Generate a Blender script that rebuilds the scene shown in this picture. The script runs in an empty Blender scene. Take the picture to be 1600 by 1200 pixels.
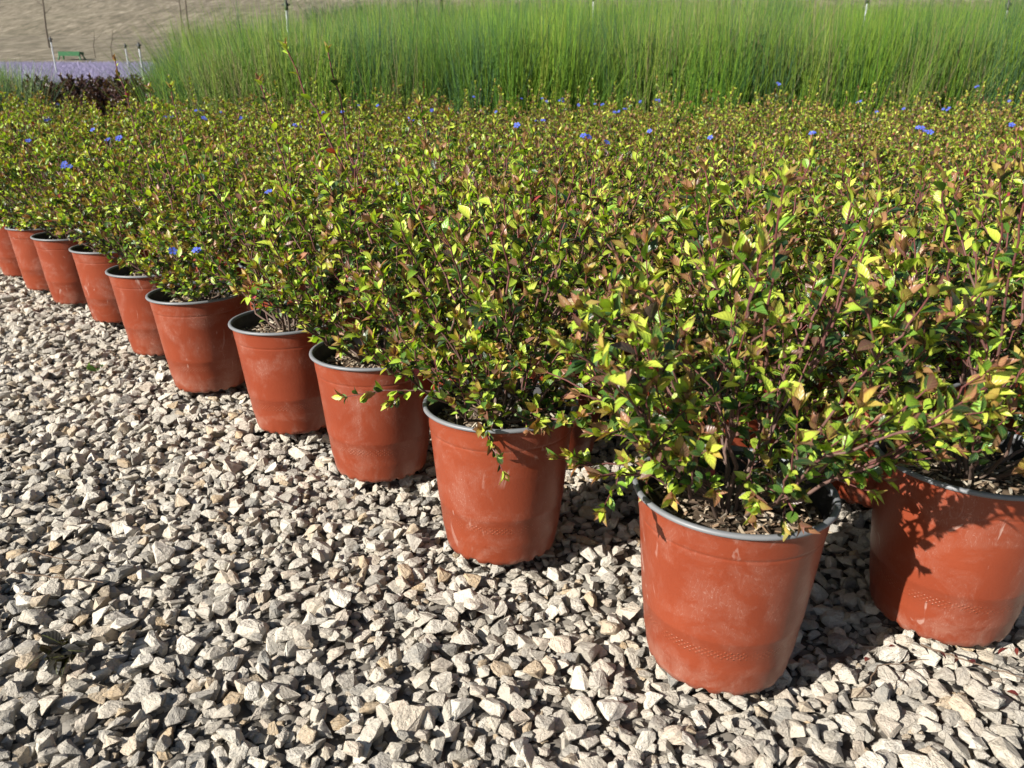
import bpy, bmesh, math, random
import numpy as np
from mathutils import Vector, Matrix

R = math.radians
scene = bpy.context.scene
COL = scene.collection

# ------------------------------------------------------------------ camera, sky, sun, exposure
CAM_H, PITCH, F = 0.77, R(19.74), 1200.0            # F in pixels of the 1600 x 1200 photograph
cam_data = bpy.data.cameras.new('camera')
cam = bpy.data.objects.new('camera', cam_data); COL.objects.link(cam)
cam.location = (0, 0, CAM_H); cam.rotation_euler = (math.pi / 2 - PITCH, 0, 0)
cam_data.sensor_width = 36.0; cam_data.lens = 27.0
cam_data.clip_start = 0.05; cam_data.clip_end = 2000
cam_data.dof.use_dof = True; cam_data.dof.focus_distance = 1.45; cam_data.dof.aperture_fstop = 8.5
scene.camera = cam

SUN_EL, SUN_AZ = R(29), R(-146)                     # azimuth of the sun measured from +X
sun_dir = Vector((math.cos(SUN_AZ) * math.cos(SUN_EL), math.sin(SUN_AZ) * math.cos(SUN_EL), math.sin(SUN_EL)))
world = bpy.data.worlds.new('World'); scene.world = world; world.use_nodes = True
wn = world.node_tree.nodes; wl = world.node_tree.links; wn.clear()
sky = wn.new('ShaderNodeTexSky'); sky.sky_type = 'NISHITA'; sky.sun_disc = False
sky.sun_elevation = SUN_EL; sky.sun_rotation = math.atan2(sun_dir.x, sun_dir.y) % (2 * math.pi)
bg = wn.new('ShaderNodeBackground'); bg.inputs['Strength'].default_value = 0.05
wo = wn.new('ShaderNodeOutputWorld'); wl.new(sky.outputs[0], bg.inputs[0]); wl.new(bg.outputs[0], wo.inputs[0])
sun_data = bpy.data.lights.new('sun', 'SUN'); sun_data.energy = 5.0; sun_data.angle = R(0.53)
sun_data.color = (1.0, 0.955, 0.885)
sun = bpy.data.objects.new('sun', sun_data); COL.objects.link(sun)
sun.rotation_euler = sun_dir.to_track_quat('Z', 'Y').to_euler()
scene.view_settings.view_transform = 'Standard'; scene.view_settings.look = 'None'
scene.view_settings.exposure = 1.0; scene.view_settings.gamma = 1.0
scene.view_settings.use_curve_mapping = False
scene.cycles.max_bounces = 5; scene.cycles.diffuse_bounces = 3; scene.cycles.glossy_bounces = 2; scene.cycles.transmission_bounces = 4
scene.cycles.use_denoising = True

def ray(px, py):
    x = (px - 800) / F; u = (600 - py) / F
    return np.array([x, math.cos(PITCH) + math.sin(PITCH) * u, -math.sin(PITCH) + math.cos(PITCH) * u])
def at_y(px, py, Y):
    d = ray(px, py); k = Y / d[1]; return np.array([d[0] * k, Y, CAM_H + d[2] * k])
def at_z(px, py, Z):
    d = ray(px, py); k = (Z - CAM_H) / d[2]; return np.array([d[0] * k, d[1] * k, Z])
def project(P):
    P = np.atleast_2d(P); c, s = math.cos(PITCH), math.sin(PITCH)
    z = P[:, 2] - CAM_H; d = c * P[:, 1] - s * z; u = s * P[:, 1] + c * z
    d = np.maximum(d, 1e-3)
    return 800 + F * P[:, 0] / d, 600 - F * u / d, d

TERR = np.array([(-50, 0), (4.2, 0), (6.6, .19), (8.2, .31), (11, .60), (15, 1.03), (25, 1.80), (33, 2.62), (45, 4.5), (62, 8.6), (90, 16.5), (140, 33), (260, 60), (700, 80)], float)
def terr(x, y):
    y = np.asarray(y, float) - 0.0 * np.asarray(x, float)
    z = np.interp(y, TERR[:, 0], TERR[:, 1])
    return z

# ------------------------------------------------------------------ helpers
def tag(o, label=None, cat=None, group=None, kind=None):
    if label: o['label'] = label
    if cat: o['category'] = cat
    if group: o['group'] = group
    if kind: o['kind'] = kind
    return o
def link(name, data, parent=None, mat=None):
    o = bpy.data.objects.new(name, data); COL.objects.link(o)
    if parent: o.parent = parent
    if mat and data is not None and not data.materials: data.materials.append(mat)
    return o
def mesh_np(name, V, faces, mat=None, attrs=None, smooth=True):
    """V (n,3); faces (m,k) int array (all the same size k) or list of arrays; attrs {name:(type, data)} on points"""
    me = bpy.data.meshes.new(name)
    V = np.ascontiguousarray(V, np.float32)
    fl = faces if isinstance(faces, list) else [faces]
    fl = [np.asarray(f, np.int32) for f in fl if len(f)]
    me.vertices.add(len(V)); me.vertices.foreach_set('co', V.ravel())
    nl = sum(f.size for f in fl); npoly = sum(len(f) for f in fl)
    me.loops.add(nl); me.polygons.add(npoly)
    me.loops.foreach_set('vertex_index', np.concatenate([f.ravel() for f in fl]))
    sizes = np.concatenate([np.full(len(f), f.shape[1], np.int32) for f in fl])
    starts = np.concatenate([[0], np.cumsum(sizes)[:-1]]).astype(np.int32)
    me.polygons.foreach_set('loop_start', starts)
    me.polygons.foreach_set('use_smooth', np.full(npoly, smooth, bool))
    me.update(calc_edges=True)
    for k, (typ, data) in (attrs or {}).items():
        a = me.attributes.new(k, typ, 'POINT')
        a.data.foreach_set('color' if typ == 'FLOAT_COLOR' else ('vector' if typ == 'FLOAT_VECTOR' else 'value'), np.ascontiguousarray(data, np.float32).ravel())
    if mat: me.materials.append(mat)
    return me
def lathe(profile, seg=64):
    p = np.array(profile, float); n = len(p)
    th = np.linspace(0, 2 * np.pi, seg, endpoint=False)
    V = np.stack([p[:, 0][:, None] * np.cos(th), p[:, 0][:, None] * np.sin(th), p[:, 1][:, None] + 0 * th], 2).reshape(-1, 3)
    i = np.arange(n - 1)[:, None] * seg; j = np.arange(seg); j2 = (j + 1) % seg
    Fc = np.stack([i + j, i + j2, i + seg + j2, i + seg + j], 2).reshape(-1, 4)
    return V, Fc
def tubes(paths, radii, cols=None, sides=5):
    """list of (n,3) paths and (n,) radii -> V, F, C"""
    Vs, Fs, Cs, off = [], [], [], 0
    th = np.linspace(0, 2 * np.pi, sides, endpoint=False)
    for k, (P, r) in enumerate(zip(paths, radii)):
        P = np.asarray(P, float); n = len(P)
        T = np.gradient(P, axis=0); T /= np.linalg.norm(T, axis=1)[:, None] + 1e-9
        ref = np.array([0.31, 0.77, 0.2]) if abs(T[0, 2]) > .7 else np.array([0, 0, 1.])
        A = np.cross(T, ref); A /= np.linalg.norm(A, axis=1)[:, None] + 1e-9
        B = np.cross(T, A)
        V = P[:, None] + np.asarray(r)[:, None, None] * (A[:, None] * np.cos(th)[None, :, None] + B[:, None] * np.sin(th)[None, :, None])
        i = np.arange(n - 1)[:, None] * sides; j = np.arange(sides); j2 = (j + 1) % sides
        Fs.append(np.stack([i + j, i + j2, i + sides + j2, i + sides + j], 2).reshape(-1, 4) + off)
        Vs.append(V.reshape(-1, 3)); off += n * sides
        if cols is not None: Cs.append(np.repeat(np.asarray(cols[k], float), sides, axis=0))
    return np.concatenate(Vs), np.concatenate(Fs), (np.concatenate(Cs) if cols is not None else None)
def box(x0, x1, y0, y1, z0, z1):
    V = np.array([(x, y, z) for z in (z0, z1) for y in (y0, y1) for x in (x0, x1)], float)
    Fc = np.array([(0, 2, 3, 1), (4, 5, 7, 6), (0, 1, 5, 4), (2, 6, 7, 3), (0, 4, 6, 2), (1, 3, 7, 5)])
    return V, Fc
def merge(parts):
    Vs, Fs, off = [], [], 0
    for V, Fc in parts: Vs.append(V); Fs.append(Fc + off); off += len(V)
    return np.concatenate(Vs), np.concatenate(Fs)

class NT:
    def __init__(s, name):
        s.m = bpy.data.materials.new(name); s.m.use_nodes = True
        s.t = s.m.node_tree; s.t.nodes.clear()
        s.out = s.n('ShaderNodeOutputMaterial')
    def n(s, typ, **kw):
        nd = s.t.nodes.new(typ)
        for k, v in kw.items():
            if k in nd.inputs.keys(): nd.inputs[k].default_value = v
            else: setattr(nd, k, v)
        return nd
    def l(s, a, b): s.t.links.new(a, b)
    def bsdf(s, **kw):
        b = s.n('ShaderNodeBsdfPrincipled')
        for k, v in kw.items(): b.inputs[k].default_value = v
        s.l(b.outputs[0], s.out.inputs[0]); return b
    def noise(s, vec, scale, detail=4, rough=.55, dist=0):
        nd = s.n('ShaderNodeTexNoise'); nd.inputs['Scale'].default_value = scale; nd.inputs['Detail'].default_value = detail
        nd.inputs['Roughness'].default_value = rough; nd.inputs['Distortion'].default_value = dist
        if vec: s.l(vec, nd.inputs['Vector'])
        return nd.outputs['Fac']
    def ramp(s, fac, stops):
        nd = s.n('ShaderNodeValToRGB'); e = nd.color_ramp.elements
        while len(e) < len(stops): e.new(0.5)
        for el, (p, c) in zip(e, stops): el.position = p; el.color = c if len(c) == 4 else (*c, 1)
        s.l(fac, nd.inputs[0]); return nd.outputs[0]
    def mix(s, fac, a, b, mode='MIX'):
        nd = s.n('ShaderNodeMix'); nd.data_type = 'RGBA'; nd.blend_type = mode
        for v, i in ((fac, 0), (a, 6), (b, 7)):
            if hasattr(v, 'links') or isinstance(v, bpy.types.NodeSocket): s.l(v, nd.inputs[i])
            else: nd.inputs[i].default_value = v if i == 0 else ((*v, 1) if len(v) == 3 else v)
        return nd.outputs[2]
    def math(s, op, a, b=None, c=None):
        nd = s.n('ShaderNodeMath'); nd.operation = op
        for i, v in enumerate((a, b, c)):
            if v is None: continue
            if isinstance(v, bpy.types.NodeSocket): s.l(v, nd.inputs[i])
            else: nd.inputs[i].default_value = v
        return nd.outputs[0]
    def bump(s, h, strength, dist, b):
        nd = s.n('ShaderNodeBump'); nd.inputs['Strength'].default_value = strength; nd.inputs['Distance'].default_value = dist
        s.l(h, nd.inputs['Height']); s.l(nd.outputs[0], b.inputs['Normal']); return nd

# ------------------------------------------------------------------ materials
def mat_stone():
    t = NT('limestone'); b = t.bsdf(Roughness=.9)
    b.inputs['Specular IOR Level'].default_value = .15
    oi = t.n('ShaderNodeObjectInfo'); tc = t.n('ShaderNodeTexCoord')
    off = t.n('ShaderNodeVectorMath'); off.operation = 'ADD'
    sc = t.n('ShaderNodeVectorMath'); sc.operation = 'SCALE'; sc.inputs[0].default_value = (17, 9, 5); t.l(oi.outputs['Random'], sc.inputs['Scale'])
    t.l(tc.outputs['Object'], off.inputs[0]); t.l(sc.outputs[0], off.inputs[1]); v = off.outputs[0]
    base = t.ramp(oi.outputs['Random'], [(0, (.70, .66, .59)), (.12, (.84, .81, .75)), (.22, (.50, .48, .45)), (.34, (.76, .71, .62)), (.45, (.33, .33, .325)),
                                         (.55, (.82, .78, .71)), (.64, (.60, .46, .30)), (.69, (.76, .72, .66)), (.8, (.54, .515, .475)), (.88, (.72, .63, .54)), (.94, (.88, .86, .81)), (1, (.52, .48, .42))])
    n1 = t.noise(v, 1.6, 5, .6, .6); n2 = t.noise(v, 9, 6, .65)
    c = t.mix(t.math('MULTIPLY', t.ramp(n1, [(.42, (0, 0, 0)), (.66, (1, 1, 1))]), .45), base, (.60, .56, .49))
    c = t.mix(t.math('MULTIPLY', t.ramp(n2, [(.50, (0, 0, 0)), (.72, (1, 1, 1))]), .4), c, (.30, .28, .25))
    c = t.mix(1.0, c, (.76, .73, .675), 'MULTIPLY')
    t.l(c, b.inputs['Base Color'])
    hgt = t.math('ADD', t.math('MULTIPLY', t.noise(v, 2.6, 5, .6), 1.0), t.math('MULTIPLY', n2, .3))
    t.bump(hgt, .8, .009, b)
    return t.m
def mat_dirt():
    t = NT('gravel_earth'); b = t.bsdf(Roughness=.95); tc = t.n('ShaderNodeTexCoord'); v = tc.outputs['Object']
    vor = t.n('ShaderNodeTexVoronoi'); vor.inputs['Scale'].default_value = 34; t.l(v, vor.inputs['Vector'])
    sep = t.n('ShaderNodeSeparateColor'); t.l(vor.outputs['Color'], sep.inputs[0])
    stone = t.ramp(sep.outputs[0], [(0, (.07, .06, .05)), (.5, (.13, .115, .095)), (1, (.22, .20, .17))])
    # towards the field the gravel gives way to dry mown grass
    sx = t.n('ShaderNodeSeparateXYZ'); t.l(v, sx.inputs[0])
    mp = t.n('ShaderNodeMapping'); mp.inputs['Scale'].default_value = (1.1, .16, .3); t.l(v, mp.inputs[0])
    g1 = t.noise(mp.outputs[0], 2.2, 9, .70, 1.2); g2 = t.noise(v, .10, 4, .5); g3 = t.noise(v, 1.3, 8, .7)
    dry = t.ramp(g1, [(.34, (.075, .062, .038)), (.46, (.165, .137, .092)), (.56, (.235, .198, .138)), (.68, (.34, .295, .215))])
    dry = t.mix(t.math('MULTIPLY', t.ramp(g2, [(.52, (0, 0, 0)), (.68, (1, 1, 1))]), .45), dry, (.095, .10, .042))
    dry = t.mix(t.math('MULTIPLY', t.ramp(g3, [(.44, (0, 0, 0)), (.62, (1, 1, 1))]), .7), dry, (.070, .058, .030))
    far = t.n('ShaderNodeMapRange'); far.inputs[1].default_value = 9; far.inputs[2].default_value = 13; t.l(sx.outputs[1], far.inputs[0])
    t.l(t.mix(far.outputs[0], stone, dry), b.inputs['Base Color'])
    h = t.math('ADD', t.math('MULTIPLY', vor.outputs['Distance'], -1.0), t.math('MULTIPLY', g3, 2.0))
    t.bump(h, .7, .03, b)
    return t.m
def mat_pot():
    t = NT('terracotta_plastic'); b = t.bsdf(Roughness=.42)
    b.inputs['Specular IOR Level'].default_value = .4
    tc = t.n('ShaderNodeTexCoord'); oi = t.n('ShaderNodeObjectInfo')
    sc = t.n('ShaderNodeVectorMath'); sc.operation = 'SCALE'; sc.inputs[0].default_value = (3, 7, 0); t.l(oi.outputs['Random'], sc.inputs['Scale'])
    off = t.n('ShaderNodeVectorMath'); off.operation = 'ADD'; t.l(tc.outputs['Object'], off.inputs[0]); t.l(sc.outputs[0], off.inputs[1]); v = off.outputs[0]
    xyz = t.n('ShaderNodeSeparateXYZ'); t.l(tc.outputs['Object'], xyz.inputs[0]); x, y, z = xyz.outputs
    tone = t.ramp(t.noise(v, 7, 4, .6), [(.3, (.190, .0365, .0150)), (.7, (.235, .0490, .0205))])
    tone = t.mix(t.math('MULTIPLY', oi.outputs['Random'], .28), tone, (.195, .0325, .0140))
    # dusty bloom, scuffs and lime splashes
    dust = t.ramp(t.noise(v, 13, 7, .68, .5), [(.48, (0, 0, 0)), (.78, (1, 1, 1))])
    low = t.n('ShaderNodeMapRange'); low.inputs[1].default_value = .065; low.inputs[2].default_value = .0; t.l(z, low.inputs[0])
    dl = t.math('MULTIPLY', dust, t.math('ADD', .30, t.math('MULTIPLY', low.outputs[0], .60)))
    c = t.mix(dl, tone, (.34, .185, .135))
    mp = t.n('ShaderNodeMapping'); mp.inputs['Scale'].default_value = (1, 1, .35); mp.inputs['Rotation'].default_value = (.5, .3, .2); t.l(v, mp.inputs[0])
    n2 = t.noise(mp.outputs[0], 30, 3, .5, 1.6)
    scuff = t.ramp(n2, [(.655, (0, 0, 0)), (.70, (1, 1, 1))])
    zone = t.ramp(t.noise(v, 9, 2, .5), [(.48, (0, 0, 0)), (.62, (1, 1, 1))])
    c = t.mix(t.math('MULTIPLY', t.math('MULTIPLY', scuff, zone), .4), c, (.52, .41, .35))
    n3 = t.noise(mp.outputs[0], 70, 2, .5, 2.5)
    lin = t.ramp(t.math('ABSOLUTE', t.math('SUBTRACT', n3, .5)), [(.0, (1, 1, 1)), (.018, (0, 0, 0))])
    c = t.mix(t.math('MULTIPLY', t.math('MULTIPLY', lin, dust), .5), c, (.50, .37, .31))
    spk = t.n('ShaderNodeTexVoronoi'); spk.inputs['Scale'].default_value = 85; t.l(v, spk.inputs['Vector'])
    sp = t.ramp(spk.outputs['Distance'], [(.05, (1, 1, 1)), (.11, (0, 0, 0))])
    c = t.mix(t.math('MULTIPLY', t.math('MULTIPLY', sp, dust), .5), c, (.54, .43, .37))
    # embossed band of tiny beads
    ang = t.math('ARCTAN2', y, x)
    bead = t.math('MULTIPLY', t.math('SINE', t.math('MULTIPLY', ang, 84)), t.math('SINE', t.math('MULTIPLY', z, 900)))
    band = t.math('MULTIPLY', t.math('GREATER_THAN', z, .070), t.math('LESS_THAN', z, .0845))
    bb = t.math('MULTIPLY', t.ramp(bead, [(.25, (0, 0, 0)), (.8, (1, 1, 1))]), band)
    bb = t.math('MULTIPLY', bb, t.ramp(t.noise(v, 34, 4, .7), [(.40, (0, 0, 0)), (.62, (1, 1, 1))]))
    c = t.mix(t.math('MULTIPLY', bb, .35), c, (.40, .165, .09))
    t.l(c, b.inputs['Base Color'])
    t.l(t.math('ADD', .36, t.math('MULTIPLY', dust, .3)), b.inputs['Roughness'])
    wob = t.noise(tc.outputs['Object'], 6, 2, .5)
    hgt = t.math('ADD', t.math('MULTIPLY', bb, .0008), t.math('ADD', t.math('MULTIPLY', wob, .004), t.math('MULTIPLY', t.noise(v, 160, 3), .00035)))
    bp = t.bump(hgt, 1.0, 1.0, b)
    return t.m
def mat_simple(name, col, rough=.6, noise_scale=None, amount=.4, col2=None, spec=.3, metal=0, bump=0):
    t = NT(name); b = t.bsdf(Roughness=rough, Metallic=metal); b.inputs['Specular IOR Level'].default_value = spec
    if noise_scale:
        tc = t.n('ShaderNodeTexCoord'); nz = t.noise(tc.outputs['Object'], noise_scale, 5, .6)
        c = t.mix(t.math('MULTIPLY', t.ramp(nz, [(.35, (0, 0, 0)), (.7, (1, 1, 1))]), amount), col, col2 or tuple(x * .5 for x in col))
        t.l(c, b.inputs['Base Color'])
        if bump: t.bump(nz, .6, bump, b)
    else: b.inputs['Base Color'].default_value = (*col, 1)
    return t.m
def mat_leaf():
    t = NT('shrub_leaf')
    ac = t.n('ShaderNodeAttribute'); ac.attribute_name = 'leaf_tint'
    au = t.n('ShaderNodeAttribute'); au.attribute_name = 'leaf_uv'
    s = t.n('ShaderNodeSeparateXYZ'); t.l(au.outputs['Vector'], s.inputs[0]); u, v, red = s.outputs
    au_ = t.math('ABSOLUTE', u)
    margin = t.math('MULTIPLY', t.ramp(t.math('MAXIMUM', au_, t.math('MULTIPLY', v, .98)), [(.62, (0, 0, 0)), (1.0, (1, 1, 1))]), red)
    c = t.mix(margin, ac.outputs['Color'], (.17, .042, .028))
    rib = t.ramp(au_, [(.0, (1, 1, 1)), (.13, (0, 0, 0))])
    c = t.mix(t.math('MULTIPLY', rib, .28), c, (.27, .30, .08))
    ribs = t.math('SINE', t.math('MULTIPLY', t.math('SUBTRACT', v, t.math('MULTIPLY', au_, .35)), 34))
    tc = t.n('ShaderNodeTexCoord'); nz = t.noise(tc.outputs['Object'], 120, 3, .6)
    c = t.mix(t.math('MULTIPLY', t.ramp(nz, [(.4, (0, 0, 0)), (.75, (1, 1, 1))]), .16), c, (.10, .085, .03))
    b = t.n('ShaderNodeBsdfPrincipled'); b.inputs['Roughness'].default_value = .36; b.inputs['Specular IOR Level'].default_value = .5
    t.l(c, b.inputs['Base Color'])
    bp = t.n('ShaderNodeBump'); bp.inputs['Strength'].default_value = .25; bp.inputs['Distance'].default_value = .0006
    t.l(ribs, bp.inputs['Height']); t.l(bp.outputs[0], b.inputs['Normal'])
    tr = t.n('ShaderNodeBsdfTranslucent'); t.l(t.mix(1.0, c, (1.35, 1.55, .40), 'MULTIPLY'), tr.inputs[0])
    mx = t.n('ShaderNodeMixShader'); mx.inputs[0].default_value = .29
    t.l(b.outputs[0], mx.inputs[1]); t.l(tr.outputs[0], mx.inputs[2]); t.l(mx.outputs[0], t.out.inputs[0])
    return t.m
def mat_attr(name, attr, rough=.7, transl=0, nscale=60, dark=.35, spec=.25):
    t = NT(name); a = t.n('ShaderNodeAttribute'); a.attribute_name = attr
    tc = t.n('ShaderNodeTexCoord'); nz = t.noise(tc.outputs['Object'], nscale, 4, .6)
    c = t.mix(t.math('MULTIPLY', t.ramp(nz, [(.4, (0, 0, 0)), (.7, (1, 1, 1))]), dark), a.outputs['Color'], (.05, .04, .03))
    b = t.n('ShaderNodeBsdfPrincipled'); b.inputs['Roughness'].default_value = rough; b.inputs['Specular IOR Level'].default_value = spec
    t.l(c, b.inputs['Base Color'])
    if transl:
        tr = t.n('ShaderNodeBsdfTranslucent'); t.l(c, tr.inputs[0]); mx = t.n('ShaderNodeMixShader'); mx.inputs[0].default_value = transl
        t.l(b.outputs[0], mx.inputs[1]); t.l(tr.outputs[0], mx.inputs[2]); t.l(mx.outputs[0], t.out.inputs[0])
    else: t.l(b.outputs[0], t.out.inputs[0])
    return t.m
M = dict(
    stone=mat_stone(), ground=mat_dirt(), pot=mat_pot(), leaf=mat_leaf(),
    rim=mat_simple('grey_plastic_rim', (.15, .157, .168), .45, 40, .35, (.20, .197, .19), .4),
    liner=mat_simple('black_plastic', (.022, .022, .023), .5, 60, .5, (.09, .085, .08), .4),
    soil=mat_simple('peat_soil', (.055, .038, .026), .95, 70, .8, (.14, .105, .07), .1, 0, .006),
    chip=mat_attr('bark_mulch', 'tint', .9, 0, 90, .25, .1),
    stem=mat_attr('shrub_bark', 'tint', .7, 0, 110, .35, .25),
    petal=mat_attr('blue_petal', 'tint', .6, .25, 60, .05, .2),
    rush=mat_attr('rush_green', 'tint', .55, .22, 9, .05, .3),
    lilac=mat_attr('lilac_blossom', 'tint', .8, .2, 9, .05, .1),
    white=mat_simple('white_plastic_pipe', (.46, .48, .50), .5, 8, .3, (.4, .42, .44)),
    black=mat_simple('black_nozzle', (.03, .03, .032), .5, 20, .3, (.08, .08, .08)),
    green=mat_simple('green_paint', (.026, .12, .045), .45, 6, .4, (.02, .10, .035)),
    stake=mat_simple('weathered_stake', (.075, .06, .045), .8, 10, .5, (.14, .11, .08)),
)

# ------------------------------------------------------------------ layout of the bed
EDGE = [(.31, .967), (-.021, 1.291), (-.303, 1.619), (-.565, 1.883), (-.905, 2.187), (-1.196, 2.541), (-1.544, 2.956), (-1.865, 3.255), (-2.128, 3.504)]
A_VEC = np.array([.405, .103]); B_VEC = np.array([-.305, .317])
while len(EDGE) < 20: EDGE.append(tuple(np.array(EDGE[-1]) + B_VEC))
rs = np.random.RandomState(11)
PLANTS = []                                        # (i, j, x, y)
for j, e in enumerate(EDGE):
    for i in range(0, 26):
        p = np.array(e) + A_VEC * i + (rs.uniform(-.022, .022, 2) if i > 0 else 0)
        if (i, j) == (1, 0): p = np.array([.703, 1.07])
        if p[1] > 6.7 or abs(p[0]) > .70 * p[1] + .62: continue
        PLANTS.append((i, j, p[0], p[1]))
POTS_XY = np.array([(p[2], p[3]) for p in PLANTS])
R_RIM, R_BASE, H_POT = .14, .106, .279
def edge_side(x, y):                               # > 0 inside the bed (behind the front-left row)
    n = np.array([.72, .694]); return (x - .31) * n[0] + (y - .967) * n[1]

# ------------------------------------------------------------------ ground and gravel
def build_ground():
    xs = np.unique(np.concatenate([np.linspace(-6, 6, 25), np.linspace(-300, 300, 61)]))
    ys = np.unique(np.concatenate([[-60, -20, -5], np.linspace(0, 15, 31), np.linspace(15, 65, 51), np.linspace(65, 200, 46), [260, 400, 700]]))
    X, Y = np.meshgrid(xs, ys)
    Z = terr(X, Y) - .048
    rr = np.random.RandomState(3)
    far = np.clip((Y - 37) / 30, 0, 1)
    Z = Z + far * (.35 * np.sin(X * .21 + Y * .13) + .25 * np.sin(X * .07 - Y * .31) + rr.normal(0, .07, Z.shape))
    n, m = X.shape
    i = np.arange(n - 1)[:, None] * m + np.arange(m - 1)
    Fc = np.stack([i, i + 1, i + m + 1, i + m], 2).reshape(-1, 4)
    me = mesh_np('ground', np.stack([X, Y, Z], 2).reshape(-1, 3), Fc, M['ground'])
    o = link('ground', me); tag(o, 'pale crushed limestone gravel rising to a dry mown hillside', kind='structure'); return o
ground = build_ground()

def stone_meshes(n=36):
    out = []
    for k in range(n):
        r = np.random.RandomState(500 + k)
        bm = bmesh.new()
        npt = r.randint(9, 17)
        P = r.normal(0, 1, (npt, 3)); P /= np.linalg.norm(P, axis=1)[:, None]
        P = np.sign(P) * np.abs(P) ** .75; P *= r.uniform(.82, 1.08, (npt, 1))
        for p in P: bm.verts.new(p)
        res = bmesh.ops.convex_hull(bm, input=bm.verts)
        bmesh.ops.delete(bm, geom=[v for v in bm.verts if not v.link_faces], context='VERTS')
        bmesh.ops.dissolve_limit(bm, angle_limit=R(14), verts=bm.verts, edges=bm.edges)
        bmesh.ops.bevel(bm, geom=list(bm.edges), offset=[.05, .07, .10][k % 3], offset_type='OFFSET', segments=2, profile=.6, affect='EDGES')
        bmesh.ops.triangulate(bm, faces=bm.faces)
        bmesh.ops.subdivide_edges(bm, edges=[e for e in bm.edges if e.calc_length() > .42], cuts=1)
        bmesh.ops.triangulate(bm, faces=bm.faces)
        for v in bm.verts: v.co += Vector(r.normal(0, .018, 3))
        co = np.array([v.co for v in bm.verts]); lo, hi = co.min(0), co.max(0)
        for v in bm.verts: v.co = Vector((np.array(v.co) - (lo + hi) / 2) / (hi - lo) * 2)
        bmesh.ops.recalc_face_normals(bm, faces=bm.faces)
        me = bpy.data.meshes.new('stone'); bm.to_mesh(me); bm.free()
        me.polygons.foreach_set('use_smooth', np.ones(len(me.polygons), bool))
        me.set_sharp_from_angle(angle=R(26))
        me.materials.append(M['stone']); out.append(me)
    return out

def deposit():
    r = np.random.RandomState(21)
    x0, x1, y0, y1, cs = -3.7, 1.9, .30, 5.2, .006
    W, H = int((x1 - x0) / cs), int((y1 - y0) / cs)
    hm = np.full((H, W), -.048)
    potd = np.zeros((H, W), bool)
    gy, gx = np.mgrid[0:H, 0:W]; cx = x0 + (gx + .5) * cs; cy = y0 + (gy + .5) * cs
    for (px, py) in POTS_XY:
        if px < x0 - .2 or px > x1 + .2 or py > y1 + .2: continue
        potd |= (cx - px) ** 2 + (cy - py) ** 2 < (.099) ** 2
    allowed = (edge_side(cx, cy) < .95) & (np.abs(cx) < .78 * cy + .75)
    cells = np.argwhere(allowed)
    area = len(cells) * cs * cs
    N = int(area * 4500)
    out = []
    pick = r.randint(0, len(cells), (N, 4)); u = r.rand(N, 8)
    for k in range(N):
        hs = [hm[cells[c][0], cells[c][1]] for c in pick[k]]
        c = cells[pick[k][int(np.argmin(hs))]]
        L = (.0058 + .0142 * u[k, 0] ** 1.7) if u[k, 7] < .72 else .0040 + .004 * u[k, 0]                       # half length
        if u[k, 7] < .04: L *= 1.35
        a = L; b = L * (.60 + .32 * u[k, 1]); h = L * (.40 + .30 * u[k, 2])
        rad = (a + b) / 2 * .9; rc = max(1, int(rad / cs))
        i0, i1, j0, j1 = max(0, c[0] - rc), min(H, c[0] + rc + 1), max(0, c[1] - rc), min(W, c[1] + rc + 1)
        ii, jj = np.ogrid[i0 - c[0]:i1 - c[0], j0 - c[1]:j1 - c[1]]
        d2 = (ii * ii + jj * jj) * (cs * cs) / (rad * rad); m = d2 <= 1.0
        patch = hm[i0:i1, j0:j1]; pv = patch[m]
        if not len(pv): continue
        z = .5 * (pv.mean() + pv.max()) + .55 * h
        top = z + .85 * h
        if potd[i0:i1, j0:j1][m].any() and top > .004: continue
        if top > .022: continue
        dome = z + .85 * h * np.sqrt(np.maximum(0, 1 - d2))
        hm[i0:i1, j0:j1] = np.where(m, np.maximum(patch, dome), patch)
        out.append((x0 + (c[1] + u[k, 3]) * cs, y0 + (c[0] + u[k, 4]) * cs, z, a, b, h, u[k, 5], u[k, 6], top))
    S = np.array(out)
    # which stones still show on top
    ci = ((S[:, 1] - y0) / cs).astype(int).clip(0, H - 1); cj = ((S[:, 0] - x0) / cs).astype(int).clip(0, W - 1)
    S = np.concatenate([S, (hm[ci, cj] - S[:, 8])[:, None]], 1)
    print('gravel: stones', len(S), 'of', N, 'area', round(area, 2), 'mean top', round(hm[allowed & ~potd].mean(), 4))
    return S
STONES = stone_meshes()
S = deposit()
rs2 = np.random.RandomState(5)
rot = np.stack([rs2.normal(0, .26, len(S)), rs2.normal(0, .26, len(S)), rs2.uniform(0, 6.283, len(S))], 1)
var = rs2.randint(0, len(STONES), len(S))
pxs, pys, dep = project(S[:, :3])
vis = (pxs > 10) & (pxs < 1590) & (pys > 10) & (pys < 1190) & (S[:, 9] < .002) & (edge_side(S[:, 0], S[:, 1]) < .05)
for (px_, py_) in POTS_XY[:40]:
    vis &= ~((np.hypot(S[:, 0] - px_, S[:, 1] - py_) < .16) & (S[:, 1] > py_ - .02))
score = np.where(vis, S[:, 3] * (S[:, 4] + S[:, 5]) / dep ** 2, 0)
single = np.zeros(len(S), bool); single[np.argsort(-score)[:300]] = True
for k in np.flatnonzero(single):
    o = link('stone', STONES[var[k]], ground)
    o.location = S[k, :3]; o.rotation_euler = rot[k]; o.scale = S[k, 3:6]
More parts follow.
